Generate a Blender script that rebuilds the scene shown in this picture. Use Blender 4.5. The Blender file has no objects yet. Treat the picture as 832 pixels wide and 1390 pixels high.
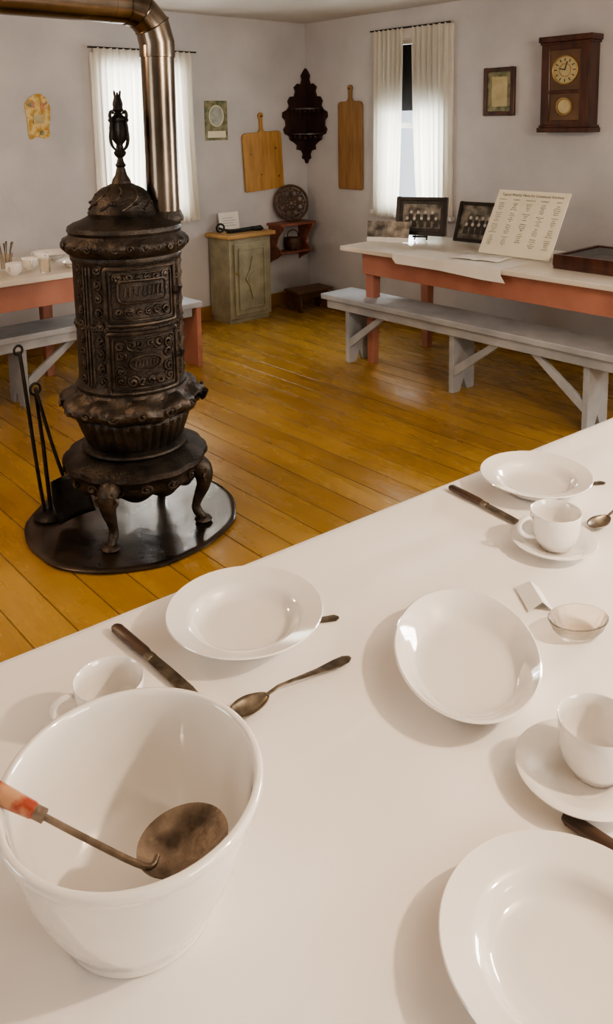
import bpy, bmesh, math, random
from math import sin, cos, pi, radians, sqrt, atan2
from mathutils import Vector, Matrix
random.seed(3)
S = bpy.context.scene
COL = S.collection

# ------------------------------------------------------------------ helpers
def group(name, loc=(0,0,0), rz=0, rot=None, par=None):
    e = bpy.data.objects.new(name, None); COL.objects.link(e)
    e.location = loc; e.rotation_euler = rot if rot else (0,0,rz)
    e.empty_display_size = .05
    if par: e.parent = par
    return e

def mk(name, V, F, mat, par=None, loc=(0,0,0), rot=(0,0,0), smooth=True, ang=40, bev=0, solid=0, sub=0):
    me = bpy.data.meshes.new(name); me.from_pydata([tuple(v) for v in V], [], F)
    bm = bmesh.new(); bm.from_mesh(me)
    bmesh.ops.remove_doubles(bm, verts=bm.verts, dist=1e-6)
    bmesh.ops.recalc_face_normals(bm, faces=bm.faces)
    bm.to_mesh(me); bm.free()
    me.materials.append(mat)
    if smooth:
        for p in me.polygons: p.use_smooth = True
        me.set_sharp_from_angle(angle=radians(ang))
    o = bpy.data.objects.new(name, me); COL.objects.link(o)
    o.location = loc; o.rotation_euler = rot
    if par: o.parent = par
    if solid:
        m = o.modifiers.new('s','SOLIDIFY'); m.thickness = solid; m.offset = 0
    if bev:
        m = o.modifiers.new('b','BEVEL'); m.width = bev; m.segments = 2; m.limit_method = 'ANGLE'
    if sub:
        m = o.modifiers.new('u','SUBSURF'); m.levels = sub; m.render_levels = sub
    return o

def bx(x0,x1,y0,y1,z0,z1):
    V=[(x,y,z) for x in (x0,x1) for y in (y0,y1) for z in (z0,z1)]
    F=[(0,1,3,2),(4,6,7,5),(0,4,5,1),(2,3,7,6),(0,2,6,4),(1,5,7,3)]
    return V,F

def box(name, x0,x1,y0,y1,z0,z1, mat, par=None, bev=.003, rot=(0,0,0), loc=(0,0,0)):
    V,F = bx(x0,x1,y0,y1,z0,z1)
    return mk(name,V,F,mat,par,loc,rot,smooth=False,bev=bev)

def comb(parts):
    V=[];F=[]
    for v,f in parts:
        n=len(V); V+=list(v); F+=[tuple(i+n for i in q) for q in f]
    return V,F

def lathe_geo(prof, segs=48, mod=None, c=(0,0,0)):
    V=[];F=[];n=len(prof)
    for j in range(segs):
        t=2*pi*j/segs
        for r,z in prof:
            if mod: r,z = mod(r,z,t)
            V.append((c[0]+r*cos(t),c[1]+r*sin(t),c[2]+z))
    for j in range(segs):
        k=(j+1)%segs
        for i in range(n-1):
            a,b,cc,d = j*n+i,k*n+i,k*n+i+1,j*n+i+1
            if prof[i][0]<1e-7: F.append((a,cc,d))
            elif prof[i+1][0]<1e-7: F.append((a,b,d))
            else: F.append((a,b,cc,d))
    return V,F

def lathe(name, prof, mat, par=None, loc=(0,0,0), rot=(0,0,0), segs=48, mod=None, ang=40):
    V,F=lathe_geo(prof,segs,mod)
    return mk(name,V,F,mat,par,loc,rot,ang=ang)

def smooth_pts(pts, n=6):
    P=[Vector(p) for p in pts]; out=[]
    for i in range(len(P)-1):
        p0=P[max(i-1,0)];p1=P[i];p2=P[i+1];p3=P[min(i+2,len(P)-1)]
        for k in range(n):
            t=k/n
            out.append(.5*((2*p1)+(-p0+p2)*t+(2*p0-5*p1+4*p2-p3)*t*t+(-p0+3*p1-3*p2+p3)*t**3))
    out.append(P[-1]); return out

def tube_geo(pts, rad, segs=8, closed=False):
    P=[Vector(p) for p in pts]; n=len(P)
    if not hasattr(rad,'__len__'): rad=[rad]*n
    V=[];F=[]
    T=[]
    for i in range(n):
        if closed: a=P[(i-1)%n]; b=P[(i+1)%n]
        else: a=P[max(i-1,0)]; b=P[min(i+1,n-1)]
        d=(b-a); T.append(d.normalized() if d.length>1e-9 else Vector((0,0,1)))
    up=Vector((0,0,1)) if abs(T[0].z)<.9 else Vector((1,0,0))
    nrm=(up-T[0]*up.dot(T[0])).normalized()
    for i in range(n):
        nrm=(nrm-T[i]*nrm.dot(T[i])); nrm.normalize()
        bn=T[i].cross(nrm)
        for s in range(segs):
            a=2*pi*s/segs
            V.append(P[i]+(nrm*cos(a)+bn*sin(a))*rad[i])
    m = n if closed else n-1
    for i in range(m):
        for s in range(segs):
            a=i*segs+s; b=i*segs+(s+1)%segs; k=(i+1)%n
            F.append((a,b,k*segs+(s+1)%segs,k*segs+s))
    if not closed:
        F.append(tuple(range(segs))); F.append(tuple((n-1)*segs+s for s in range(segs)))
    return V,F

def tube(name, pts, rad, mat, par=None, segs=12, closed=False, loc=(0,0,0), rot=(0,0,0)):
    V,F=tube_geo(pts,rad,segs,closed)
    return mk(name,V,F,mat,par,loc,rot,ang=50)

def prism_geo(out, t, y0=0):
    n=len(out)
    V=[(x,y0,z) for x,z in out]+[(x,y0+t,z) for x,z in out]
    F=[tuple(range(n)), tuple(range(2*n-1,n-1,-1))]+[(i,(i+1)%n,n+(i+1)%n,n+i) for i in range(n)]
    return V,F
def prism(name,out,t,mat,par=None,loc=(0,0,0),rot=(0,0,0),bev=.003,y0=0):
    V,F=prism_geo(out,t,y0)
    return mk(name,V,F,mat,par,loc,rot,smooth=False,bev=bev)

def strip_geo(secs):
    V=[];F=[];m=8
    for x,yc,zc,w,t in secs:
        for k in range(m):
            a=2*pi*(k+.5)/m
            cx=cos(a)/cos(pi/8); cz=sin(a)/cos(pi/8)
            V.append((x,yc+max(-1,min(1,cx*.92))*w/2,zc+max(-1,min(1,cz*.92))*t/2))
    n=len(secs)
    for i in range(n-1):
        for k in range(m):
            F.append((i*m+k,i*m+(k+1)%m,(i+1)*m+(k+1)%m,(i+1)*m+k))
    F.append(tuple(range(m))); F.append(tuple((n-1)*m+k for k in range(m)))
    return V,F

# ------------------------------------------------------------------ materials
def base_nodes(name):
    m=bpy.data.materials.new(name); m.use_nodes=True
    nt=m.node_tree; b=nt.nodes['Principled BSDF']
    return m,nt,b
def c4(c): return (c[0],c[1],c[2],1)
def pm(name, c1, c2=None, scale=8, rough=.5, metal=0, bump=0, bscale=60, stretch=(1,1,1), coat=0, lo=.35, hi=.65, detail=5, rvar=0, spec=.5):
    m,nt,b=base_nodes(name)
    N=nt.nodes.new; L=nt.links.new
    tc=N('ShaderNodeTexCoord'); mp=N('ShaderNodeMapping'); mp.inputs['Scale'].default_value=stretch
    L(tc.outputs['Object'],mp.inputs['Vector'])
    nz=N('ShaderNodeTexNoise'); nz.inputs['Scale'].default_value=scale; nz.inputs['Detail'].default_value=detail
    L(mp.outputs[0],nz.inputs['Vector'])
    r=N('ShaderNodeValToRGB'); r.color_ramp.elements[0].position=lo; r.color_ramp.elements[1].position=hi
    r.color_ramp.elements[0].color=c4(c1); r.color_ramp.elements[1].color=c4(c2 if c2 else c1)
    L(nz.outputs['Fac'],r.inputs['Fac']); L(r.outputs['Color'],b.inputs['Base Color'])
    b.inputs['Roughness'].default_value=rough; b.inputs['Metallic'].default_value=metal
    b.inputs['Specular IOR Level'].default_value=spec
    b.inputs['Coat Weight'].default_value=coat; b.inputs['Coat Roughness'].default_value=.05
    if rvar:
        mr=N('ShaderNodeMapRange'); mr.inputs['To Min'].default_value=max(0,rough-rvar); mr.inputs['To Max'].default_value=rough+rvar
        L(nz.outputs['Fac'],mr.inputs['Value']); L(mr.outputs[0],b.inputs['Roughness'])
    if bump:
        n2=N('ShaderNodeTexNoise'); n2.inputs['Scale'].default_value=bscale; n2.inputs['Detail'].default_value=4
        L(mp.outputs[0],n2.inputs['Vector'])
        bp=N('ShaderNodeBump'); bp.inputs['Strength'].default_value=bump; bp.inputs['Distance'].default_value=.01
        L(n2.outputs['Fac'],bp.inputs['Height']); L(bp.outputs['Normal'],b.inputs['Normal'])
    return m

M={}
M['wall']=pm('plaster_wall',(.455,.455,.475),(.56,.555,.57),scale=2.0,rough=.85,bump=.5,bscale=8,spec=.2)
M['ceil']=pm('plaster_ceiling',(.52,.49,.46),(.60,.57,.53),scale=2,rough=.9,bump=.2,bscale=8,spec=.2)
M['base']=pm('painted_baseboard',(.22,.11,.03),(.30,.16,.045),scale=5,rough=.5,bump=.1)
M['white']=pm('white_trim_paint',(.66,.64,.60),(.74,.72,.68),scale=6,rough=.5,bump=.1)
M['iron']=pm('cast_iron_stove',(.022,.018,.0155),(.062,.050,.041),scale=14,rough=.43,metal=.6,bump=.35,bscale=110,rvar=.12)
M['iron_hi']=pm('cast_iron_relief',(.036,.029,.025),(.098,.078,.062),scale=22,rough=.41,metal=.65,bump=.3,bscale=120,rvar=.1)
M['black']=pm('black_iron',(.011,.010,.0095),(.030,.026,.023),scale=20,rough=.45,metal=.5,bump=.2,bscale=90)
M['pad']=pm('stove_pad_black',(.014,.011,.009),(.055,.038,.026),scale=6,rough=.30,metal=.3,bump=.35,bscale=8,rvar=.14,coat=.3)
M['pipe']=pm('stove_pipe_steel',(.085,.068,.052),(.24,.20,.16),scale=3,rough=.24,metal=1,bump=.05,bscale=8,stretch=(2,2,.7),rvar=.09)
M['china']=pm('white_ironstone',(.80,.77,.73),(.85,.82,.78),scale=3,rough=.10,coat=1,spec=.6)
M['pink']=pm('pink_painted_wood',(.34,.145,.105),(.43,.20,.145),scale=5,rough=.5,bump=.15,bscale=30)
M['blue']=pm('blue_grey_painted_wood',(.29,.315,.35),(.42,.44,.47),scale=6,rough=.5,bump=.15,bscale=30)
M['ttop']=pm('cream_table_top',(.60,.56,.49),(.70,.66,.60),scale=4,rough=.28,bump=.05)
M['sage']=pm('sage_painted_wood',(.22,.205,.145),(.33,.31,.215),scale=9,rough=.5,bump=.2)
M['ochre']=pm('ochre_wood',(.34,.20,.07),(.43,.27,.10),scale=5,rough=.5,stretch=(1,1,6))
M['board']=pm('maple_cutting_board',(.34,.175,.045),(.46,.26,.08),scale=4,rough=.5,stretch=(8,8,1),bump=.1)
M['boardd']=pm('aged_board_wood',(.22,.115,.04),(.32,.18,.07),scale=4,rough=.5,stretch=(8,8,1),bump=.1)
M['knot']=pm('wood_knot',(.10,.04,.012),(.16,.07,.02),scale=9,rough=.5)
M['dark']=pm('dark_walnut',(.020,.009,.008),(.05,.02,.016),scale=5,rough=.35,stretch=(5,5,1),bump=.1)
M['clockw']=pm('clock_mahogany',(.032,.010,.007),(.088,.029,.016),scale=4,rough=.28,stretch=(6,6,1),coat=.3)
M['redw']=pm('red_brown_wood',(.17,.06,.04),(.26,.10,.065),scale=5,rough=.5,stretch=(1,5,5))
M['brown']=pm('brown_wood',(.085,.045,.022),(.16,.085,.04),scale=5,rough=.5)
M['rustiron']=pm('rusty_iron',(.055,.032,.023),(.13,.075,.05),scale=20,rough=.6,metal=.3,bump=.2)
M['brass']=pm('aged_brass',(.40,.28,.11),(.54,.40,.18),scale=20,rough=.35,metal=.8)
M['cream']=pm('cream_paper',(.70,.66,.53),(.77,.73,.60),scale=4,rough=.8)
M['dialc']=pm('aged_dial',(.38,.32,.17),(.50,.43,.25),scale=12,rough=.5)
M['paper']=pm('white_paper',(.70,.69,.66),(.77,.76,.73),scale=4,rough=.8)
M['ink']=pm('black_ink',(.02,.018,.015),rough=.8)
M['bframe']=pm('black_frame',(.012,.010,.010),(.025,.02,.018),rough=.3,scale=9)
M['photo']=pm('sepia_photo',(.04,.036,.032),(.26,.24,.21),scale=16,rough=.3,lo=.4,hi=.62)
M['pale']=pm('photo_pale',(.40,.38,.34),(.53,.50,.45),scale=30,rough=.5)
M['pdark']=pm('photo_dark',(.018,.016,.015),(.05,.045,.04),scale=30,rough=.5)
M['yellow']=pm('yellow_flower_print',(.42,.25,.04),(.64,.50,.22),scale=22,rough=.6,lo=.42,hi=.58)
M['petal']=pm('red_petal_print',(.45,.14,.08),(.66,.42,.28),scale=40,rough=.6)
M['green']=pm('green_print',(.09,.11,.05),(.30,.28,.17),scale=25,rough=.6)
M['sky']=pm('blue_print',(.24,.29,.28),(.46,.47,.42),scale=18,rough=.5)
M['steel']=pm('tarnished_steel',(.11,.09,.07),(.30,.26,.21),scale=40,rough=.36,metal=.85,rvar=.1)
M['rust']=pm('tarnished_tin',(.06,.042,.030),(.28,.22,.17),scale=26,rough=.46,metal=.4,bump=.3,bscale=70,rvar=.15)
M['khandle']=pm('knife_handle_wood',(.028,.016,.011),(.080,.045,.028),scale=12,rough=.4,stretch=(1,6,6))
M['redpaint']=pm('worn_red_paint',(.28,.05,.028),(.46,.25,.14),scale=40,rough=.3,lo=.46,hi=.62)
M['shade']=pm('dark_roller_shade',(.012,.013,.016),(.02,.02,.024),rough=.8)
M['felt']=pm('case_interior',(.05,.032,.025),(.16,.10,.07),scale=14,rough=.7)

def cloth_mat():
    m,nt,b=base_nodes('white_tablecloth'); N=nt.nodes.new; L=nt.links.new
    tc=N('ShaderNodeTexCoord')
    n1=N('ShaderNodeTexNoise'); n1.inputs['Scale'].default_value=3.2; n1.inputs['Detail'].default_value=2
    r=N('ShaderNodeValToRGB'); r.color_ramp.elements[0].color=(.79,.75,.71,1); r.color_ramp.elements[1].color=(.85,.81,.77,1)
    L(tc.outputs['Object'],n1.inputs['Vector']); L(n1.outputs['Fac'],r.inputs['Fac']); L(r.outputs['Color'],b.inputs['Base Color'])
    b.inputs['Roughness'].default_value=.62; b.inputs['Sheen Weight'].default_value=.1; b.inputs['Specular IOR Level'].default_value=.3
    mp=N('ShaderNodeMapping'); mp.inputs['Scale'].default_value=(1.3,3.0,1); mp.inputs['Rotation'].default_value=(0,0,.25)
    L(tc.outputs['Object'],mp.inputs['Vector'])
    bp=N('ShaderNodeBump'); bp.inputs['Strength'].default_value=.45; bp.inputs['Distance'].default_value=.03
    n2=N('ShaderNodeTexNoise'); n2.inputs['Scale'].default_value=2.4; n2.inputs['Detail'].default_value=1.2; n2.inputs['Distortion'].default_value=.4
    L(mp.outputs[0],n2.inputs['Vector']); L(n2.outputs['Fac'],bp.inputs['Height'])
    wv=N('ShaderNodeTexNoise'); wv.inputs['Scale'].default_value=700
    L(tc.outputs['Object'],wv.inputs['Vector'])
    b2=N('ShaderNodeBump'); b2.inputs['Strength'].default_value=.08; b2.inputs['Distance'].default_value=.001
    L(wv.outputs['Fac'],b2.inputs['Height']); L(bp.outputs['Normal'],b2.inputs['Normal']); L(b2.outputs['Normal'],b.inputs['Normal'])
    return m
M['cloth']=cloth_mat()

def floor_mat():
    m,nt,b=base_nodes('ochre_floor_boards'); N=nt.nodes.new; L=nt.links.new
    tc=N('ShaderNodeTexCoord'); sp=N('ShaderNodeSeparateXYZ'); L(tc.outputs['Object'],sp.inputs[0])
    def math_(op,a,b2=None):
        n=N('ShaderNodeMath'); n.operation=op
        for i,v in enumerate((a,b2)):
            if v is None: continue
            if isinstance(v,(int,float)): n.inputs[i].default_value=v
            else: L(v,n.inputs[i])
        return n.outputs[0]
    u=math_('DIVIDE',sp.outputs['X'],.135)
    fl=math_('FLOOR',u); fr=math_('FRACT',u)
    wn=N('ShaderNodeTexWhiteNoise'); wn.noise_dimensions='1D'; L(fl,wn.inputs['W'])
    d=math_('ABSOLUTE',math_('SUBTRACT',fr,.5))
    gap=N('ShaderNodeMapRange'); gap.inputs['From Min'].default_value=.475; gap.inputs['From Max'].default_value=.497
    L(d,gap.inputs['Value'])
    mp=N('ShaderNodeMapping'); mp.inputs['Scale'].default_value=(7,1.1,1); L(tc.outputs['Object'],mp.inputs['Vector'])
    nz=N('ShaderNodeTexNoise'); nz.inputs['Scale'].default_value=1.6; nz.inputs['Detail'].default_value=6; L(mp.outputs[0],nz.inputs['Vector'])
    big=N('ShaderNodeTexNoise'); big.inputs['Scale'].default_value=1.3; big.inputs['Detail'].default_value=4; L(tc.outputs['Object'],big.inputs['Vector'])
    mixf=math_('ADD',math_('MULTIPLY',nz.outputs['Fac'],.40),math_('MULTIPLY',wn.outputs['Value'],.12))
    mixf=math_('ADD',mixf,math_('MULTIPLY',big.outputs['Fac'],.45))
    r=N('ShaderNodeValToRGB'); e=r.color_ramp.elements
    e[0].position=.32; e[0].color=(.27,.142,.022,1); e[1].position=.66; e[1].color=(.47,.285,.058,1)
    L(mixf,r.inputs['Fac'])
    mx=N('ShaderNodeMix'); mx.data_type='RGBA'
    L(math_('MULTIPLY',gap.outputs[0],.75),mx.inputs[0]); L(r.outputs['Color'],mx.inputs[6]); mx.inputs[7].default_value=(.07,.033,.01,1)
    L(mx.outputs[2],b.inputs['Base Color'])
    n3=N('ShaderNodeTexNoise'); n3.inputs['Scale'].default_value=18; n3.inputs['Detail'].default_value=3; L(tc.outputs['Object'],n3.inputs['Vector'])
    mr=N('ShaderNodeMapRange'); mr.inputs['To Min'].default_value=.16; mr.inputs['To Max'].default_value=.38; L(nz.outputs['Fac'],mr.inputs['Value'])
    L(mr.outputs[0],b.inputs['Roughness'])
    b.inputs['Specular IOR Level'].default_value=.6
    h=math_('SUBTRACT',math_('MULTIPLY',n3.outputs['Fac'],.5),math_('MULTIPLY',gap.outputs[0],1.0))
    h=math_('ADD',h,math_('MULTIPLY',wn.outputs['Value'],.2))
    bp=N('ShaderNodeBump'); bp.inputs['Strength'].default_value=.5; bp.inputs['Distance'].default_value=.006
    L(h,bp.inputs['Height']); L(bp.outputs['Normal'],b.inputs['Normal'])
    return m
M['floor']=floor_mat()

def curtain_mat():
    m,nt,b=base_nodes('sheer_curtain_fabric'); N=nt.nodes.new; L=nt.links.new
    nt.nodes.remove(b); out=nt.nodes['Material Output']
    tr=N('ShaderNodeBsdfTranslucent'); tr.inputs[0].default_value=(.80,.76,.66,1)
    df=N('ShaderNodeBsdfDiffuse'); df.inputs[0].default_value=(.74,.72,.66,1)
    tp=N('ShaderNodeBsdfTransparent')
    nz=N('ShaderNodeTexNoise'); nz.inputs['Scale'].default_value=300
    m1=N('ShaderNodeMixShader'); m1.inputs[0].default_value=.38; L(df.outputs[0],m1.inputs[1]); L(tr.outputs[0],m1.inputs[2])
    mr=N('ShaderNodeMapRange'); mr.inputs['To Min'].default_value=.02; mr.inputs['To Max'].default_value=.09; L(nz.outputs['Fac'],mr.inputs['Value'])
    m2=N('ShaderNodeMixShader'); L(mr.outputs[0],m2.inputs[0]); L(m1.outputs[0],m2.inputs[1]); L(tp.outputs[0],m2.inputs[2])
    L(m2.outputs[0],out.inputs['Surface'])
    return m
M['curtain']=curtain_mat()
def glass_mat(name,col,a=.12):
    m,nt,b=base_nodes(name); N=nt.nodes.new; L=nt.links.new
    nt.nodes.remove(b); out=nt.nodes['Material Output']
    tp=N('ShaderNodeBsdfTransparent'); tp.inputs[0].default_value=col
    gl=N('ShaderNodeBsdfGlossy'); gl.inputs['Roughness'].default_value=.03
    fr=N('ShaderNodeFresnel'); fr.inputs[0].default_value=1.5
    mx=N('ShaderNodeMixShader'); L(fr.outputs[0],mx.inputs[0]); L(tp.outputs[0],mx.inputs[1]); L(gl.outputs[0],mx.inputs[2])
    L(mx.outputs[0],out.inputs['Surface']); return m
M['pane']=glass_mat('window_glass',(.97,.98,.98,1))
def cutglass():
    m,nt,b=base_nodes('pressed_glass')
    b.inputs['Base Color'].default_value=(.97,.90,.80,1); b.inputs['Transmission Weight'].default_value=1
    b.inputs['Roughness'].default_value=.0; b.inputs['IOR'].default_value=1.48
    N=nt.nodes.new; v=N('ShaderNodeTexVoronoi'); v.inputs['Scale'].default_value=90
    bp=N('ShaderNodeBump'); bp.inputs['Strength'].default_value=.25; bp.inputs['Distance'].default_value=.002
    nt.links.new(v.outputs['Distance'],bp.inputs['Height']); nt.links.new(bp.outputs['Normal'],b.inputs['Normal'])
    return m
M['cutglass']=cutglass()

# ------------------------------------------------------------------ room shell
XL,YF,HC = -6.6,-7.6,2.335
T=.15
BACKW=(-1.90,-1.24,.86,1.95)
RW1=(-1.49,-.87,.86,2.12)
RW_FILL=(-5.55,-4.45,.85,2.05)
LW_FILL=(-3.6,-2.4,.85,2.05)
FW_FILL=(-3.9,-2.6,.85,2.05)
def wall(name, axis, pos0, pos1, a0, a1, holes, mat):
    parts=[]
    def add(s0,s1,z0,z1):
        if s1-s0<1e-4: return
        parts.append(bx(s0,s1,pos0,pos1,z0,z1) if axis=='x' else bx(pos0,pos1,s0,s1,z0,z1))
    cur=a0
    for h0,h1,z0,z1 in sorted(holes):
        add(cur,h0,0,HC); add(h0,h1,0,z0); add(h0,h1,z1,HC); cur=h1
    add(cur,a1,0,HC)
    V,F=comb(parts)
    me=bpy.data.meshes.new(name); me.from_pydata(V,[],F); me.materials.append(mat)
    o=bpy.data.objects.new(name,me); COL.objects.link(o); return o
wall('wall_back','x',0,T,XL-T,T,[BACKW],M['wall'])
wall('wall_right','y',0,T,YF,0,[RW1,RW_FILL],M['wall'])
wall('wall_left','y',XL-T,XL,YF,0,[LW_FILL],M['wall'])
wall('wall_front','x',YF-T,YF,XL-T,T,[FW_FILL],M['wall'])
box('floor',XL-T,T,YF-T,T,-.1,0,M['floor'],bev=0)
box('ceiling',XL-T,T,YF-T,T,HC,HC+.1,M['ceil'],bev=0)
box('baseboard_back',XL,0,-.018,-.0005,0,.11,M['base'],bev=.004)
box('baseboard_right',-.018,-.0005,YF,-.018,0,.11,M['base'],bev=.004)
box('baseboard_left',XL+.0005,XL+.018,YF,-.018,0,.11,M['base'],bev=.004)
box('baseboard_front',XL+.018,-.018,YF+.0005,YF+.018,0,.11,M['base'],bev=.004)

def curtain_geo(x0t,x1t,x0b,x1b,z0,z1,y,pleats,amp=.018,ph=0):
    nx,nz=110,16; V=[];F=[]
    for j in range(nz+1):
        t=j/nz; z=z1+(z0-z1)*t
        for i in range(nx+1):
            s=i/nx
            xt=x0t+(x1t-x0t)*s; xb=x0b+(x1b-x0b)*s
            w=t**1.6
            x=xt*(1-w)+xb*w
            a=amp*(.55+.6*t)
            yy=y+a*sin(2*pi*pleats*s+ph+.5*sin(5*s+2*t))+.35*a*sin(2*pi*pleats*2.3*s+1.3+ph)
            V.append((x,yy,z+.004*sin(9*s)*t))
    for j in range(nz):
        for i in range(nx):
            a=j*(nx+1)+i; F.append((a,a+1,a+nx+2,a+nx+1))
    return V,F

def window(name,cx,cy,rz,w,z0,z1,power,color,curt=None,shade=None,rod=None):
    g=group(name,(cx,cy,0),rz)
    h=w/2
    parts=[bx(-h,-h+.035,.02,.13,z0,z1),bx(h-.035,h,.02,.13,z0,z1),bx(-h+.035,h-.035,.02,.13,z1-.035,z1),bx(-h+.035,h-.035,.0,.14,z0,z0+.03)]
    zm=(z0+z1)/2
    parts+= [bx(-h+.035,h-.035,.07,.10,zm-.02,zm+.02)]
    parts+= [bx(-.01,.01,.075,.095,z0+.03,zm-.02),bx(-.01,.01,.075,.095,zm+.02,z1-.035)]
    V,F=comb(parts); mk('sash_frame',V,F,M['white'],g,smooth=False,bev=.002)
    c=.07
    parts=[bx(-h-c,-h,-.02,-.0008,z0-.02,z1+c),bx(h,h+c,-.02,-.0008,z0-.02,z1+c),bx(-h,h,-.02,-.0008,z1,z1+c),bx(-h-c-.02,h+c+.02,-.045,-.0008,z0-.05,z0-.02)]
    V,F=comb(parts); mk('casing_and_sill',V,F,M['white'],g,smooth=False,bev=.003)
    mk('pane',[(-h+.03,.085,z0+.02),(h-.03,.085,z0+.02),(h-.03,.085,z1-.03),(-h+.03,.085,z1-.03)],[(0,1,2,3)],M['pane'],g,smooth=False)
    if shade: box('roller_shade',-h+.036,h-.036,.045,.049,shade,z1-.036,M['shade'],g,bev=0)
    if rod:
        tube('curtain_rod',[(rod[0],-.05,rod[2]),(rod[1],-.05,rod[2])],.006,M['black'],g)
    if curt:
        for k,cc in enumerate(curt):
            V,F=curtain_geo(*cc,ph=k*1.7); mk('curtain_%d'%(k+1),V,F,M['curtain'],g)
    ld=bpy.data.lights.new(name+'_skylight','AREA'); ld.shape='RECTANGLE'; ld.size=w*1.05; ld.size_y=(z1-z0)*1.05
    ld.energy=power; ld.color=color
    lo=bpy.data.objects.new('skylight',ld); COL.objects.link(lo); lo.parent=g
    lo.location=(0,.26,(z0+z1)/2); lo.rotation_euler=(radians(-90),0,0)
    return g
cool=(.90,.95,1.0)
window('window_1',-1.57,0,0,.66,BACKW[2],BACKW[3],54,(.97,.97,1),
       curt=[(-.39,-.005,-.37,-.06,.80,2.05,-.05,8),(.005,.40,.07,.43,.80,2.05,-.05,8)],rod=(-.43,.44,2.05))
window('window_2',0,-1.18,-pi/2,.62,RW1[2],RW1[3],68,cool,
       curt=[(-.36,-.05,-.36,-.11,.80,2.195,-.05,7),(.02,.36,.09,.36,.80,2.195,-.05,7)],shade=1.60,rod=(-.38,.38,2.195))
window('fill_window_3',0,-5.0,-pi/2,1.1,RW_FILL[2],RW_FILL[3],135,(1,.92,.83))  # added unseen window; its warm panel brightens the tablecloth from the right
window('fill_window_4',XL,-3.0,pi/2,1.2,LW_FILL[2],LW_FILL[3],26,(1,.93,.84))  # made-up side window out of view, added for fill
window('fill_window_5',-3.25,YF,pi,1.3,FW_FILL[2],FW_FILL[3],52,(1,.91,.81))  # no known window here; put in behind the camera as fill

# ------------------------------------------------------------------ generic furniture
def table(name,loc,rz,L,W,H,top,leg,over=.12,apz=.14,ovy=.05):
    g=group(name,loc,rz)
    box('top',-L/2,L/2,-W/2,W/2,H-.03,H,top,g,bev=.005)
    a=L/2-over; b=W/2-ovy
    parts=[bx(-a,a,-b,-b+.022,H-.03-apz,H-.031),bx(-a,a,b-.022,b,H-.03-apz,H-.031),
           bx(-a,-a+.022,-b+.022,b-.022,H-.03-apz,H-.031),bx(a-.022,a,-b+.022,b-.022,H-.03-apz,H-.031)]
    V,F=comb(parts); mk('apron',V,F,leg,g,smooth=False,bev=.002)
    k=0
    for sx in (-1,1):
        for sy in (-1,1):
            k+=1
            cx=sx*(a-.045); cy=sy*(b-.05)
            V=[];
            for z,r in ((0,.024),(H-.18,.034),(H-.035,.034)):
                V+=[(cx-r,cy-r,z),(cx+r,cy-r,z),(cx+r,cy+r,z),(cx-r,cy+r,z)]
            F=[(0,1,2,3),(8,9,10,11)]
            for q in range(2):
                for i in range(4): F.append((q*4+i,q*4+(i+1)%4,q*4+4+(i+1)%4,q*4+4+i))
            mk('leg_%d'%k,V,F,leg,g,smooth=False,bev=.003)
    return g

def bench(name,loc,rz,L,W,H,legs,mat,topmat=None,endmat=None):
    g=group(name,loc,rz); topmat=topmat or mat
    box('seat',0,L,-W/2,W/2,H-.035,H,topmat,g,bev=.005)
    box('rail_front',.04,L-.07,-W/2+.02,-W/2+.042,H-.09,H-.036,mat,g,bev=.003)
    box('rail_back',.04,L-.07,W/2-.042,W/2-.02,H-.09,H-.036,mat,g,bev=.003)
    for i,(p,d) in enumerate(legs):
        w=W/2-.043
        if d==0:
            w=W/2-.005; out=[(-w,0),(w,0),(w,H-.036),(-w,H-.036)]
        else:
            out=[(-w,0),(-w*.35,0),(0,.07),(w*.35,0),(w,0),(w,H-.036),(-w,H-.036)]
        V=[];n=len(out)
        for xx in (p-.016,p+.016): V+=[(xx,a,b) for a,b in out]
        F=[tuple(range(n)),tuple(range(2*n-1,n-1,-1))]+[(k,(k+1)%n,n+(k+1)%n,n+k) for k in range(n)]
        mk('leg_%d'%(i+1),V,F,endmat if (endmat and d==0) else mat,g,smooth=False,bev=.003)
        if d==0: continue
        x0,z0,x1,z1=p+d*.017,.10,p+d*.34,H-.037
        dx=.05
        V=[]
        for yy in (-W/2+.045,-W/2+.07):
            V+=[(x0,yy,z0),(x0,yy,z0+.06),(x1,yy,z1),(x1+d*dx,yy,z1)]
        F=[(0,1,2,3),(7,6,5,4),(0,3,7,4),(1,0,4,5),(2,1,5,6),(3,2,6,7)]
        mk('brace_%d'%(i+1),V,F,mat,g,smooth=False,bev=.002)
    return g

# right table and bench
table('pink_table',(-.715,-2.74,0),-pi/2,2.44,.75,.75,M['ttop'],M['pink'],over=.14,ovy=.06)
bench('bench',(-1.0,-1.39,0),-pi/2,2.3,.28,.43,[(.2,1),(1.03,1),(1.85,-1)],M['blue'])
# left table and bench
table('pink_table',(-3.30,-.76,0),0,1.7,.74,.75,M['ttop'],M['pink'],over=.1,ovy=.04)
bench('bench',(-3.75,-.86,0),0,1.96,.28,.42,[(.1,1),(.81,1),(1.93,0)],M['blue'],endmat=M['pink'])

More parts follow.
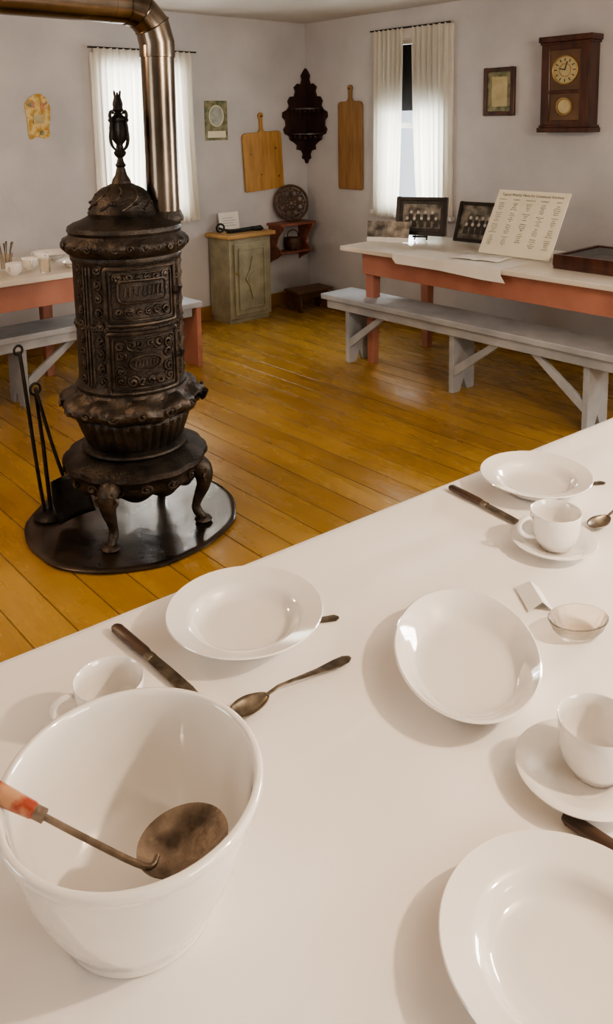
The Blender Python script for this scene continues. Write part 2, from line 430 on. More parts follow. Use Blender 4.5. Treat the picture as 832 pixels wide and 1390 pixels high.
# ------------------------------------------------------------------ near table with cloth
TC=(-3.885,-4.582); TR=radians(-4.7); TL,TW,TZ=3.1,.98,.752
g=table('dining_table',(TC[0],TC[1],0),TR,TL-.01,TW-.01,.748,M['ttop'],M['pink'],over=.14,ovy=.06)
def rr(L,W,r,n=8,dens=.04):
    P=[]
    for cx,cy,a0 in ((L/2-r,W/2-r,0),(-L/2+r,W/2-r,pi/2),(-L/2+r,-W/2+r,pi),(L/2-r,-W/2+r,3*pi/2)):
        for k in range(n+1):
            a=a0+pi/2*k/n; P.append((cx+r*cos(a),cy+r*sin(a),cos(a),sin(a)))
    out=[]
    for i in range(len(P)):
        a=P[i];b=P[(i+1)%len(P)]
        d=sqrt((a[0]-b[0])**2+(a[1]-b[1])**2); m=max(1,int(d/dens))
        for k in range(m):
            t=k/m; out.append(tuple(a[q]+(b[q]-a[q])*t for q in range(4)))
    return out
per=rr(TL,TW,.03)
V=[];F=[];n=len(per)
rings=[(-.03,TZ),(-.012,TZ),(.0,TZ-.002),(.006,TZ-.010),(.008,TZ-.03),(.012,TZ-.09),(.018,TZ-.16),(.022,TZ-.24)]
for ri,(off,z) in enumerate(rings):
    for i,(x,y,nx,ny) in enumerate(per):
        wv=0
        if ri>4:
            wv=(ri-4)*.0045*(sin(i*.55)+.6*sin(i*.23+1)); wv=max(wv,-off+.004)
        V.append((x+nx*(off+wv),y+ny*(off+wv),z+(.004*sin(i*.3) if ri==7 else 0)))
for r in range(len(rings)-1):
    for i in range(n): F.append((r*n+i,r*n+(i+1)%n,(r+1)*n+(i+1)%n,(r+1)*n+i))
F.append(tuple(range(n)))
tc=mk('tablecloth',V,F,M['cloth'],None,loc=(TC[0],TC[1],0),rot=(0,0,TR),ang=60)

TZ0=TZ+.0005
# ------------------------------------------------------------------ crockery
PLATE=[(0,.004),(.055,.004),(.058,0),(.064,0),(.068,.005),(.080,.016),(.089,.0235),(.105,.0285),(.1185,.0335),(.1207,.0355),(.1195,.0372),(.105,.0325),(.091,.0285),(.0855,.0265),(.080,.020),(.073,.0115),(.065,.0078),(.05,.0065),(0,.0065)]
def soup_plate(loc,R=.1205,name='soup_plate'):
    s=R/.1205
    return lathe(name,[(r*s,z*s) for r,z in PLATE],M['china'],None,loc,segs=96,ang=60)
def cup(loc,rz,par=None,name='teacup',s=1.0):
    P=[(0,.003),(.022,.003),(.023,0),(.028,0),(.029,.004),(.0355,.010),(.0405,.020),(.0430,.033),(.0442,.050),(.0455,.0655),(.0447,.067),(.0430,.0655),(.0418,.050),(.0405,.033),(.0375,.021),(.031,.012),(.02,.0075),(0,.007)]
    g=group(name,loc,rz,par=par)
    lathe('cup_body',[(r*s,z*s) for r,z in P],M['china'],g,segs=64,ang=60)
    h=smooth_pts([(.0425*s,0,.054*s),(.056*s,0,.059*s),(.069*s,0,.052*s),(.070*s,0,.038*s),(.058*s,0,.026*s),(.0405*s,0,.022*s)],5)
    tube('handle',h,.0045*s,M['china'],g,segs=10)
    return g
def saucer(par,R=.0765):
    P=[(0,.004),(.03,.004),(.032,0),(.036,0),(.038,.004),(.055,.012),(.0765,.0205),(.077,.022),(.0755,.023),(.055,.0155),(.036,.008),(.031,.0065),(.029,.0055),(0,.0055)]
    s=R/.0765
    return lathe('saucer',[(r*s,z*s) for r,z in P],M['china'],par,segs=80,ang=60)

soup_plate((-3.936,-4.253,TZ0+.0035))
soup_plate((-3.192,-4.288,TZ0+.0035),R=.115)
soup_plate((-4.028,-4.860,TZ0),R=.1185)
g=lathe('oval_serving_dish',[(0,.005),(.058,.005),(.062,0),(.068,0),(.072,.007),(.083,.019),(.095,.030),(.1005,.0355),(.1018,.038),(.0995,.0395),(.092,.034),(.081,.0225),(.073,.0135),(.067,.0095),(.055,.0082),(0,.0078)],M['china'],None,(-3.763,-4.541,TZ0),rot=(0,0,radians(43)),segs=96,ang=60)
g.scale=(1.44,1.0,1.0)
g=group('cup_and_saucer',(-3.375,-4.4435,TZ0)); saucer(g); cup((.004,.0,.0062),radians(150),g,'teacup')
g=group('cup_and_saucer',(-3.82,-4.753,TZ0)); saucer(g); cup((.024,-.004,.0062),radians(-35),g,'teacup')
cup((-4.184,-4.288,TZ0),radians(165))

# big bowl
BC=(-4.283,-4.529)
BP=[(0,.004),(.062,.004),(.066,0),(.075,0),(.078,.010),(.092,.034),(.107,.068),(.1180,.105),(.1220,.126),(.1258,.131),(.1290,.136),(.1285,.142),(.1240,.1435),(.1200,.139),(.1135,.105),(.102,.066),(.085,.034),(.06,.015),(0,.011)]
def sm_prof(p,n=3): return [(max(0,v.x),v.y) for v in smooth_pts([(a,b,0) for a,b in p],n)]
lathe('mixing_bowl',sm_prof(BP,3),M['china'],None,(BC[0],BC[1],TZ0),segs=128,ang=60)
# ladle / skimmer resting in the bowl
g=group('skimmer_ladle',(0,0,0))
lc=Vector((-4.261,-4.583,.846))
prof=[(0,-.011),(.02,-.0095),(.034,-.0055),(.0425,.002),(.0445,.003),(.044,.0045),(.042,.004),(.033,-.0035),(.02,-.0077),(0,-.0092)]
lathe('skimmer_bowl',prof,M['rust'],g,tuple(lc),rot=(radians(-9),radians(-4),0),segs=48)
sh=Vector((-4.304,-4.586,.852)); d=(Vector((-4.396,-4.460,.905))-sh)
tube('iron_shank',smooth_pts([sh+Vector((.014,.002,.0)),sh,sh+d*.35+Vector((0,0,-.002)),sh+d*.75],5),.0030,M['rust'],g,segs=8)
hp=[sh+d*t for t in (.68,.72,.85,1.1,1.4,1.7,1.88,1.93)]
tube('wooden_handle',hp,[.005,.0075,.0085,.0105,.0115,.010,.0085,.004],M['redpaint'],g,segs=14)
tube('ferrule',[sh+d*.64,sh+d*.72],.0065,M['rust'],g,segs=12)

def spoon(name,tip,end,bow=.062):
    L=(Vector(end)-Vector(tip)).length; a=atan2(end[1]-tip[1],end[0]-tip[0])
    g=group(name,(tip[0],tip[1],TZ0+.0005),a)
    V=[];F=[];nx,ny=18,10
    for i in range(nx+1):
        s=i/nx; w=.0185*max(0.0,sin(pi*min(1,s**.85)))**.6
        for j in range(ny+1):
            q=-1+2*j/ny
            z=.0105-.0095*(1-q*q)*sin(pi*s)**.7 + .003*s
            V.append((s*bow,q*w,z))
    for i in range(nx):
        for j in range(ny):
            k=i*(ny+1)+j; F.append((k,k+1,k+ny+2,k+ny+1))
    mk('spoon_bowl',V,F,M['steel'],g,solid=.0013)
    secs=[(bow-.004,0,.013,.006,.003),(bow+.015,0,.017,.0055,.0032),(L*.5,0,.015,.006,.003),(L*.72,0,.009,.012,.0025),(L*.88,0,.006,.020,.002),(L*.96,0,.0055,.018,.002),(L,0,.0055,.007,.002)]
    V,F=strip_geo(secs); mk('spoon_handle',V,F,M['steel'],g)
    return g
def knife(name,htip,btip):
    d=Vector(btip)-Vector(htip); L=d.length; a=atan2(d.y,d.x)
    g=group(name,(htip[0],htip[1],TZ0),a)
    hl=L*.44
    secs=[(0,0,.008,.012,.008),(.006,0,.008,.019,.013),(hl*.5,0,.008,.018,.014),(hl*.9,0,.008,.017,.013),(hl,0,.008,.014,.010)]
    V,F=strip_geo(secs); mk('knife_handle',V,F,M['khandle'],g)
    V,F=strip_geo([(hl,0,.008,.015,.009),(hl+.010,0,.008,.016,.008),(hl+.012,0,.0075,.017,.004)]); mk('bolster',V,F,M['steel'],g)
    secs=[(hl+.01,0,.007,.018,.002),(hl+.05,0,.006,.020,.0018),(L-.02,0,.004,.021,.0016),(L-.006,.001,.003,.016,.0014),(L,.003,.003,.006,.001)]
    V,F=strip_geo(secs); mk('knife_blade',V,F,M['steel'],g)
    return g
def fork(name,end,d,L=.19):
    a=atan2(d[1],d[0])
    g=group(name,(end[0],end[1],TZ0),a)
    secs=[(0,0,.0015,.006,.002),(.006,0,.0015,.018,.002),(.03,0,.0015,.014,.002),(.07,0,.0015,.007,.002),(.12,0,.0015,.006,.002),(.135,0,.0015,.020,.002),(.142,0,.0015,.022,.002)]
    V,F=strip_geo(secs); parts=[(V,F)]
    for k in range(4):
        y=-.009+.006*k
        parts.append(strip_geo([(.14,y,.0015,.003,.0018),(L-.01,y,.0015,.0028,.0018),(L,y,.0015,.001,.001)]))
    V,F=comb(parts); mk('fork_body',V,F,M['steel'],g)
    return g
spoon('tablespoon',(-4.068,-4.392),(-3.8655,-4.411))
spoon('tablespoon',(-3.271,-4.458),(-3.075,-4.47))
knife('table_knife',(-4.083,-4.112),(-4.076,-4.325))
knife('table_knife',(-3.322,-4.165),(-3.348,-4.37))
knife('table_knife',(-3.884,-4.768),(-3.876,-4.985))
fork('table_fork',(-3.806,-4.326),(-.128,.071))
fork('table_fork',(-3.056,-4.372),(-.132,.084))

def facet(r,z,t): return r*(1+.03*cos(16*t)*(1 if z>.004 and z<.022 else 0)),z
o=lathe('glass_salt_dish',[(0,.0),(.027,0),(.029,.003),(.035,.012),(.040,.022),(.0415,.0255),(.0405,.0268),(.0375,.024),(.031,.010),(.024,.006),(0,.0055)],M['cutglass'],None,(-3.568,-4.603,TZ0),rot=(0,0,radians(-30)),segs=96,mod=facet,ang=60)
o.scale=(1.14,.82,1.05)
V=[(-.034,-.020,0),(.034,-.020,0),(.03,-.004,.014),(-.03,-.004,.014),(.034,.020,.002),(-.034,.020,.002)]
mk('folded_card',V,[(0,1,2,3),(3,2,4,5)],M['paper'],None,loc=(-3.540,-4.508,TZ0+.0008),rot=(0,0,radians(52)),smooth=False,solid=.001)

# ------------------------------------------------------------------ stove
SX,SY=-3.144,-2.505
st=group('parlor_stove',(SX,SY,.018),0)
DOOR=radians(-104)
RS=.955
def skirtmod(r,z,t):
    k=abs(cos(6*t)); z2=z+.038
    return RS*r*(1+.035*k*(1 if z<.235 else .3)), z2-(.018*k if z<.145 else 0)
lathe('base_skirt',[(.16,.262),(.225,.258),(.252,.248),(.275,.232),(.279,.214),(.264,.198),(.252,.180),(.254,.165),(.250,.150),(.228,.139),(.19,.136),(.15,.138)],M['iron'],st,segs=144,mod=skirtmod)
lathe('ash_lip',[(.15,.33),(.180,.326),(.196,.318),(.199,.310),(.190,.302),(.16,.297)],M['iron'],st,segs=96)
lathe('fluted_bowl',[(.150,.318),(.164,.320),(.174,.338),(.188,.376),(.202,.418),(.207,.434),(.20,.444),(.15,.444)],M['iron'],st,segs=360,mod=lambda r,z,t:(r*(1+(.05*abs(cos(17*t)) if .321<z<.433 else .02)),z))
def fl(r,z,t):
    k=(1 if r>.23 else 0)
    return RS*r*(1+.03*k*cos(10*t)+.014*k*cos(30*t)), z+.008*k*cos(10*t+1)
lathe('ornate_flange',[(.15,.440),(.215,.446),(.245,.456),(.268,.472),(.278,.488),(.275,.502),(.266,.513),(.248,.521),(.232,.528),(.218,.537),(.21,.55),(.19,.552)],M['iron_hi'],st,segs=180,mod=fl)
lathe('body_cylinder',[(.19,.545),(.205,.548),(.206,.560),(.197,.570),(.194,.60),(.194,.785),(.199,.79),(.199,.80),(.194,.805),(.196,1.02),(.203,1.03),(.203,1.045),(.20,1.05),(.19,1.052)],M['iron'],st,segs=96)
lathe('top_rim',[(.18,1.040),(.205,1.043),(.226,1.055),(.240,1.072),(.245,1.088),(.238,1.102),(.222,1.112),(.215,1.122),(.222,1.134),(.218,1.148),(.20,1.158),(.175,1.166),(.150,1.178),(.135,1.186),(.10,1.19)],M['iron'],st,segs=160,mod=lambda r,z,t:(r*.945*(1+(.02*cos(20*t) if (1.06<z<1.11) else 0)),z))
DC=(-.004,.0,0)
lathe('swing_dome',[(.10,1.18),(.124,1.185),(.128,1.196),(.121,1.205),(.117,1.22),(.106,1.248),(.085,1.272),(.058,1.288),(.045,1.296),(.036,1.30),(.032,1.315),(.022,1.33),(.017,1.35),(.013,1.365)],M['iron'],st,loc=DC,segs=80)
parts=[]
for k in range(9):
    a0=2*pi*k/9
    pts=[]
    for i in range(14):
        t=i/13; r=.119-.072*t**1.2; z=1.21+.078*sin(t*pi/2)
        a=a0+.7*sin(t*pi)*.6+t*.5
        pts.append((DC[0]+(r+.002)*cos(a),DC[1]+(r+.002)*sin(a),z))
    parts.append(tube_geo(pts,[.005-.002*i/13 for i in range(14)],6))
V,F=comb(parts); mk('dome_scrolls',V,F,M['iron_hi'],st)
parts=[]
for k in range(9):
    a=2*pi*(k+.6)/9
    for (r,z,s) in ((.112,1.232,.011),(.092,1.262,.008)):
        aa=a+(.25 if r<.1 else 0)
        parts.append(lathe_geo([(0,-s*.6),(s*.8,-s*.4),(s,0),(s*.8,s*.5),(0,s*.7)],10,None,(DC[0]+r*cos(aa),DC[1]+r*sin(aa),z)))
V,F=comb(parts); mk('dome_vent_darks',V,F,M['black'],st)  # black beads painted in for the dark inside the dome's holes
parts=[lathe_geo([(.0,1.355),(.014,1.357),(.02,1.365),(.013,1.378),(.010,1.392),(.02,1.402),(.023,1.412),(.014,1.424),(.012,1.44),(.022,1.455),(.030,1.475),(.033,1.50),(.030,1.52),(.036,1.528),(.034,1.536),(.018,1.545),(.012,1.556),(.02,1.566),(.014,1.58),(.006,1.60),(.004,1.625),(0,1.63)],28,lambda r,z,t:(r*(1+(.12*cos(8*t) if 1.45<z<1.53 else 0)),z),DC)]
for s in (0,pi/2,pi,3*pi/2):
    a=s+.35
    P=smooth_pts([(.018,0,1.42),(.036,0,1.435),(.044,0,1.462),(.040,0,1.495),(.034,0,1.52),(.042,0,1.545),(.034,0,1.562),(.024,0,1.552)],4)
    parts.append(tube_geo([(DC[0]+p.x*cos(a),DC[1]+p.x*sin(a),p.z) for p in P],.0045,6))
    P=smooth_pts([(.012,0,1.56),(.02,0,1.585),(.012,0,1.61),(.016,0,1.635)],3)
    parts.append(tube_geo([(DC[0]+p.x*cos(a),DC[1]+p.x*sin(a),p.z) for p in P],[.004]*9+[.001],6))
V,F=comb(parts); mk('urn_finial',V,F,M['black'],st)

def cyl(s,z,R): 
    th=DOOR+s/R; return (R*cos(th),R*sin(th),z)
def curved_plate(s0,s1,z0,z1,R,t):
    nx,nz=28,4; V=[];F=[]
    for rr_ in (R,R+t):
        for j in range(nz+1):
            for i in range(nx+1):
                s=s0+(s1-s0)*i/nx; th=DOOR+s/R
                V.append((rr_*cos(th),rr_*sin(th),z0+(z1-z0)*j/nz))
    m=(nx+1)*(nz+1)
    for j in range(nz):
        for i in range(nx):
            a=j*(nx+1)+i
            F.append((a,a+nx+1,a+nx+2,a+1)); F.append((m+a,m+a+1,m+a+nx+2,m+a+nx+1))
    for i in range(nx):
        F.append((i,i+1,m+i+1,m+i)); b=nz*(nx+1)+i; F.append((b,m+b,m+b+1,b+1))
    for j in range(nz):
        a=j*(nx+1); F.append((a,m+a,m+a+nx+1,a+nx+1)); b=a+nx; F.append((b,b+nx+1,m+b+nx+1,m+b))
    return V,F
def rect_frame(s0,s1,z0,z1,R,rad,r=.012):
    P=[]
    for cx,cz,a0 in ((s1-r,z1-r,0),(s0+r,z1-r,pi/2),(s0+r,z0+r,pi),(s1-r,z0+r,3*pi/2)):
        for k in range(5):
            a=a0+pi/2*k/4; P.append((cx+r*cos(a),cz+r*sin(a)))
    Q=[]
    for i in range(len(P)):
        a=P[i];b=P[(i+1)%len(P)]; d=sqrt((a[0]-b[0])**2+(a[1]-b[1])**2); m=max(1,int(d/.012))
        for k in range(m): Q.append((a[0]+(b[0]-a[0])*k/m,a[1]+(b[1]-a[1])*k/m))
    return tube_geo([cyl(s,z,R) for s,z in Q],rad,8,closed=True)
def scroll(cx,cz,size,turns,d,a0,R,rad=.004):
    pts=[];n=int(14*turns)
    for i in range(n+1):
        t=i/n; r=size*(1-.88*t); a=a0+d*2*pi*turns*t
        pts.append(cyl(cx+r*cos(a),cz+r*sin(a),R))
    return tube_geo(pts,[rad*(.6+1.0*i/n) for i in range(n+1)],6)
RB=.194
parts=[curved_plate(-.135,.135,.815,1.012,RB,.008),curved_plate(-.135,.135,.565,.778,RB,.008)]
parts+=[curved_plate(-.085,.085,.90,.965,RB+.006,.006)]
V,F=comb(parts); mk('door_plates',V,F,M['iron'],st)
RO=RB+.010
parts=[rect_frame(-.135,.135,.812,1.015,RO,.008),rect_frame(-.135,.135,.562,.781,RO,.008),rect_frame(-.117,.117,.83,.998,RO,.004),rect_frame(-.117,.117,.58,.763,RO,.004),rect_frame(-.09,.09,.892,.972,RO+.003,.005,r=.02)]
for sx in (-1,1):
    for sz,zc in ((1,.982),(-1,.858)):
        parts.append(scroll(sx*.088,zc,.018,1.5,sx*sz,pi/2*(1-sx)+.4,RO,.0055))
        parts.append(scroll(sx*.050,zc+.002,.016,1.4,-sx*sz,pi/2*(1-sx),RO,.0055))
        parts.append(scroll(sx*.017,zc,.013,1.2,sx,pi/2,RO,.005))
    for zc in (.61,.645,.70,.735):
        parts.append(scroll(sx*.09,zc,.022,1.6,sx*(1 if zc<.67 else -1),pi/2*(1-sx)+1,RO,.006))
    for zc in (.605,.74):
        parts.append(scroll(sx*.05,zc,.022,1.6,-sx*(1 if zc<.67 else -1),pi/2*(1+sx),RO,.006))
        parts.append(scroll(sx*.018,zc,.016,1.3,sx,0,RO,.005))
    for i in range(9):
        parts.append(scroll(sx*.162,.60+.051*i,.019,1.3,sx*(-1)**i,pi/2*(-1)**i,RB+.002,.0055))
    for q in range(3):
        s=sx*(.192+.016*q)
        parts.append(tube_geo([cyl(s,.575+.0443*k,RB) for k in range(11)],.0055,6))
    for i in range(9):
        parts.append(scroll(sx*.255,.60+.051*i,.019,1.3,-sx*(-1)**i,-pi/2*(-1)**i,RB+.002,.005))
P=[(.06*cos(a),.672+.028*sin(a)) for a in [2*pi*i/40 for i in range(40)]]
parts.append(tube_geo([cyl(s,z,RO+.001) for s,z in P],.005,6,closed=True))
for i in range(9):
    s=-.066+.0165*i
    parts.append(tube_geo([cyl(s,.915,RO+.004),cyl(s+.004,.95,RO+.004)],.0035,6))
    parts.append(tube_geo([cyl(s+.010,.95 if i%2 else .915,RO+.004),cyl(s,.933,RO+.004)],.003,6))
for i in range(7):
    s=-.039+.013*i
    parts.append(tube_geo([cyl(s,.662,RO),cyl(s+.003,.682,RO)],.003,6))
for i in range(22):
    a=2*pi*i/22*RB
    parts.append(scroll(a,.79+.0,.010,1.1,1,0,RB+.004,.003))
for i in range(16):
    th=2*pi*i/16
    for (R0,zc,sz) in ((.262,.492,.022),(.250,.215,.022)):
        pts=[]
        for k in range(16):
            t=k/15; r=sz*(1-.85*t); a=2*pi*1.3*t*(1 if i%2 else -1)
            tt=th+r*cos(a)/R0; pts.append(((R0+.006)*cos(tt),(R0+.006)*sin(tt),zc+r*sin(a)*.8))
        parts.append(tube_geo(pts,.0052,6))
for i in range(28):
    th=2*pi*i/28; pts=[]
    for k in range(12):
        t=k/11; r=.013*(1-.8*t); a=2*pi*1.1*t*(1 if i%2 else -1)
        tt=th+r*cos(a)/.228; pts.append((.2300*cos(tt),.2300*sin(tt),1.085+r*sin(a)))
    parts.append(tube_geo(pts,.0038,6))
V,F=comb(parts); mk('cast_relief_scrollwork',V,F,M['iron_hi'],st)
parts=[]
for z in (.85,.98,.60,.74):
    parts.append(tube_geo([cyl(-.143,z-.014,RB+.012),cyl(-.143,z+.014,RB+.012)],.008,10))
parts.append(tube_geo([cyl(.128,.905,RB+.012),cyl(.150,.905,RB+.03),cyl(.155,.93,RB+.035)],[.006,.006,.008],8))
parts.append(tube_geo([cyl(.128,.67,RB+.012),cyl(.150,.67,RB+.03),cyl(.155,.69,RB+.035)],[.006,.006,.008],8))
parts.append(tube_geo([cyl(.25,.50,.25),cyl(.25,.50,.285),cyl(.25,.53,.295)],[.008,.008,.012],8))
V,F=comb(parts); mk('hinges_and_latches',V,F,M['black'],st)
for k in range(4):
    a=DOOR+pi/4+k*pi/2+.12
    P=smooth_pts([(.19,0,.235),(.238,0,.230),(.268,0,.198),(.268,0,.148),(.245,0,.092),(.235,0,.052),(.252,0,.022),(.272,0,.013)],4)
    rad=[.030,.033,.036,.038,.040,.041,.041,.040,.038,.036,.033,.030,.027,.025,.023,.021,.019,.018,.017,.017,.018,.018,.018,.017,.016,.015,.013,.012,.010]
    pts=[(p.x*cos(a),p.x*sin(a),p.z) for p in P]
    parts=[tube_geo(pts,rad[:len(pts)],12)]
    parts.append(lathe_geo([(0,0),(.03,0),(.034,.006),(.028,.014),(.012,.02),(0,.02)],20,None,(.262*cos(a),.262*sin(a),0)))
    for sgn in (-1,1):
        pp=[]
        for i in range(18):
            t=i/17; r=.026*(1-.85*t); b=2*pi*1.4*t*sgn+pi/2
            tt=a+sgn*.10+r*cos(b)/.30; pp.append((.287*cos(tt),.287*sin(tt),.195+r*sin(b)))
        parts.append(tube_geo(pp,.006,6))
    V,F=comb(parts); mk('cabriole_leg_%d'%(k+1),V,F,M['iron_hi'],st)
lathe('stove_floor_pad',[(0,0),(.398,0),(.405,.004),(.405,.011),(.398,.0155),(.385,.0155),(.375,.014),(.25,.0135),(0,.0135)],M['pad'],None,(SX-.015,SY+.028,.0005),segs=128,mod=lambda r,z,t:(r*(1+.014*cos(3*t+1)+.008*cos(7*t)+.004*sin(13*t)),z))

# stove pipe
sp=group('stove_pipe',(0,0,0))
PX,PY,PR=SX+.137,SY-.055,.0605
ZE=1.945
def pipe_sec(pts,name,r=PR):
    v,f=tube_geo(pts,r,40); return mk(name,v,f,M['pipe'],sp,ang=25)
lathe('pipe_collar',[(PR+.004,0),(PR+.012,.002),(PR+.014,.014),(PR+.008,.026),(PR+.003,.04),(PR+.001,.04)],M['iron'],sp,loc=(PX,PY,1.170),segs=48)
RE=.125
pipe_sec([(PX,PY,1.165),(PX,PY,1.50),(PX,PY,ZE-RE-.03)],'riser')
lathe('riser_seam',[(PR+.0005,-.006),(PR+.004,-.003),(PR+.004,.003),(PR+.0005,.006)],M['pipe'],sp,loc=(PX,PY,ZE-RE-.045),segs=48)
pts=[(PX,PY,ZE-RE-.05)]
NB=3
PE=PR+.004
cxp=PX-RE; czp=ZE-RE
for i in range(NB+1):
    a=pi/2*i/NB
    pts.append((cxp+RE*cos(a),PY,czp+RE*sin(a)))
pts.append((PX-RE-.06,PY,ZE))
V,F=tube_geo(pts,PE,40); mk('gored_elbow',V,F,M['pipe'],sp,ang=12)
parts=[]
for i in range(1,NB+1):
    a=pi/2*(i-.0)/NB; c=Vector((cxp+RE*cos(a),PY,czp+RE*sin(a)))
    ring=[c+Vector((cos(a)*cos(b),sin(b),sin(a)*cos(b)))*(PE+.001) for b in [2*pi*q/40 for q in range(40)]]
    parts.append(tube_geo(ring,.0026,6,closed=True))
V,F=comb(parts); mk('elbow_seams',V,F,M['pipe'],sp)
pipe_sec([(PX-RE-.05,PY,ZE),(PX-1.2,PY,ZE),(XL+.002,PY,ZE)],'horizontal_run',PR+.003)
parts=[]
for xx in (PX-.72,PX-1.35,PX-2.0):
    ring=[(xx,PY+(PR+.004)*cos(b),ZE+(PR+.004)*sin(b)) for b in [2*pi*q/40 for q in range(40)]]
    parts.append(tube_geo(ring,.003,6,closed=True))
V,F=comb(parts); mk('run_seams',V,F,M['pipe'],sp)
tube('hanger_wire',[(PX-.9,PY,ZE+PR),(PX-.9,PY,HC-.001)],.0015,M['black'],sp,segs=6)

# stove tools
tl=group('stove_tool_set',(-3.40,-2.275,.017))
lathe('base',[(0,0),(.062,0),(.066,.006),(.060,.014),(.03,.022),(.012,.03),(0,.03)],M['black'],tl,segs=32)
tube('upright',[(0,0,.02),(-.01,.01,.3),(-.022,.02,.50)],[.009,.008,.006],M['black'],tl,segs=8)
ring=[(-.022+.02*cos(b),.02,.52+.022*sin(b)) for b in [2*pi*q/20 for q in range(20)]]
tube('ring_top',ring,.005,M['black'],tl,closed=True,segs=8)
tube('poker',smooth_pts([(-.02,.01,.02),(-.035,.02,.2),(-.060,.040,.62),(-.065,.045,.66)],4),.0075,M['black'],tl,segs=8)
ring=[(-.067+.016*cos(b),.045,.676+.018*sin(b)) for b in [2*pi*q/16 for q in range(16)]]
tube('poker_loop',ring,.005,M['black'],tl,closed=True,segs=6)
tube('shovel_handle',smooth_pts([(.035,-.055,.17),(.008,-.035,.3),(-.025,-.005,.50),(-.03,0,.53)],4),.007,M['black'],tl,segs=8)
V=[];F=[]
nx,nz=8,8
for j in range(nz+1):
    t=j/nz
    for i in range(nx+1):
        s=-1+2*i/nx
        w=.068*(.72+.28*min(1,t*2))
        V.append((s*w,-.035*s*s*(1-.3*t),-.165*t))
for j in range(nz):
    for i in range(nx):
        a=j*(nx+1)+i; F.append((a,a+1,a+nx+2,a+nx+1))
mk('shovel_blade',V,F,M['black'],tl,loc=(.036,-.060,.178),rot=(radians(-14),radians(-16),radians(-25)),solid=.005)

# ------------------------------------------------------------------ corner furniture
cb=group('small_cabinet',(-1.055,-.285,0))
W_,D_,H_=.40,.26,.695
parts=[bx(0,W_,.0,D_,.04,H_-.03),bx(.01,W_-.01,.02,D_-.005,0,.04)]
V,F=comb(parts); mk('case',V,F,M['sage'],cb,smooth=False,bev=.004)
box('top_board',-.035,W_+.03,-.035,D_+.0,H_-.03,H_,M['ochre'],cb,bev=.005)
box('door',.04,W_-.04,-.018,-.0005,.07,H_-.07,M['sage'],cb,bev=.004)
parts=[bx(.07,.085,-.028,-.0185,.11,H_-.11),bx(W_-.085,W_-.07,-.028,-.0185,.11,H_-.11),bx(.085,W_-.085,-.028,-.0185,.11,.125),bx(.085,W_-.085,-.028,-.0185,H_-.125,H_-.11)]
cx=W_/2; cz=H_/2
dm=[(cx-.07,cz),(cx-.03,cz-.06),(cx,cz-.17),(cx+.03,cz-.06),(cx+.07,cz),(cx+.03,cz+.06),(cx,cz+.17),(cx-.03,cz+.06)]
parts.append(prism_geo(dm,.012,-.030))
dm=[(cx+.045*cos(a),cz+.045*sin(a)) for a in [2*pi*i/20 for i in range(20)]]
parts.append(prism_geo(dm,.014,-.036))
V,F=comb(parts); mk('carved_panel',V,F,M['sage'],cb,smooth=False,bev=.003)
lathe('knob',[(0,.022),(.009,.02),(.011,.012),(.005,.006),(.005,0)],M['brass'],cb,loc=(.052,-.018,.40),rot=(pi/2,0,0),segs=16)
wi=group('long_handled_iron',(-.87,-.19,H_+.0005))
parts=[tube_geo(smooth_pts([(-.20,0,.045),(-.10,0,.02),(.05,0,.02),(.20,0,.025)],5),.010,8),
       lathe_geo([(0,0),(.05,0),(.058,.01),(.05,.026),(0,.03)],24,None,(.155,0,0)),
       bx(-.12,.10,-.02,.02,0,.02)]
parts.append(tube_geo([(-.19+.035*cos(b),0,.048+.03*sin(b)) for b in [2*pi*q/16 for q in range(16)]],.008,6,closed=True))
V,F=comb(parts); mk('iron_body',V,F,M['black'],wi)
sg=group('small_sign_card',(-.885,-.075,H_+.001),rot=(radians(-8),0,0))
box('card',-.095,.095,0,.003,0,.145,M['paper'],sg,bev=0)
for i in range(4): box('text_line_%d'%i,-.06,.06-.02*(i%2),-.0012,-.0002,.04+.02*i,.0425+.02*i,M['pdark'],sg,bev=0)
sh_=group('wall_bracket_shelf',(-.27,-.001,0))
parts=[bx(-.19,.19,-.19,0,.69,.71),bx(-.17,.17,-.15,0,.455,.47)]
for sx in (-.17,.155):
    out=[(-.185,.69),(-.18,.66),(-.12,.60),(-.09,.53),(-.14,.49),(-.15,.455),(-.10,.42),(-.03,.39),(0,.37),(0,.69)]
    n=len(out); V=[(sx,a,b) for a,b in out]+[(sx+.015,a,b) for a,b in out]
    F=[tuple(range(n)),tuple(range(2*n-1,n-1,-1))]+[(i,(i+1)%n,n+(i+1)%n,n+i) for i in range(n)]
    parts.append((V,F))
V,F=comb(parts); mk('shelf_boards',V,F,M['redw'],sh_,smooth=False,bev=.002)
tw=group('ornamental_iron_trivet',(-.27,-.10,.867),rot=(radians(-8),0,radians(-20)))
parts=[]
for r,rd in ((.143,.012),(.118,.006),(.05,.009),(.022,.008)):
    parts.append(tube_geo([(r*cos(b),0,r*sin(b)) for b in [2*pi*q/48 for q in range(48)]],rd,8,closed=True))
for k in range(8):
    a=2*pi*k/8
    parts.append(tube_geo([(.022*cos(a),0,.022*sin(a)),(.13*cos(a),0,.13*sin(a))],.007,6))
    c=(.085*cos(a+pi/8),.085*sin(a+pi/8))
    parts.append(tube_geo([(c[0]+.024*cos(b),0,c[1]+.024*sin(b)) for b in [2*pi*q/20 for q in range(20)]],.007,6,closed=True))
V,F=comb(parts); mk('trivet_casting',V,F,M['rustiron'],tw)
tw2=group('iron_pot',(-.25,-.085,.4705))
lathe('pot',[(0,0),(.05,0),(.065,.03),(.068,.07),(.06,.10),(.064,.105),(.058,.108),(.054,.10),(.06,.07),(.056,.03),(0,.01)],M['rustiron'],tw2,segs=28)
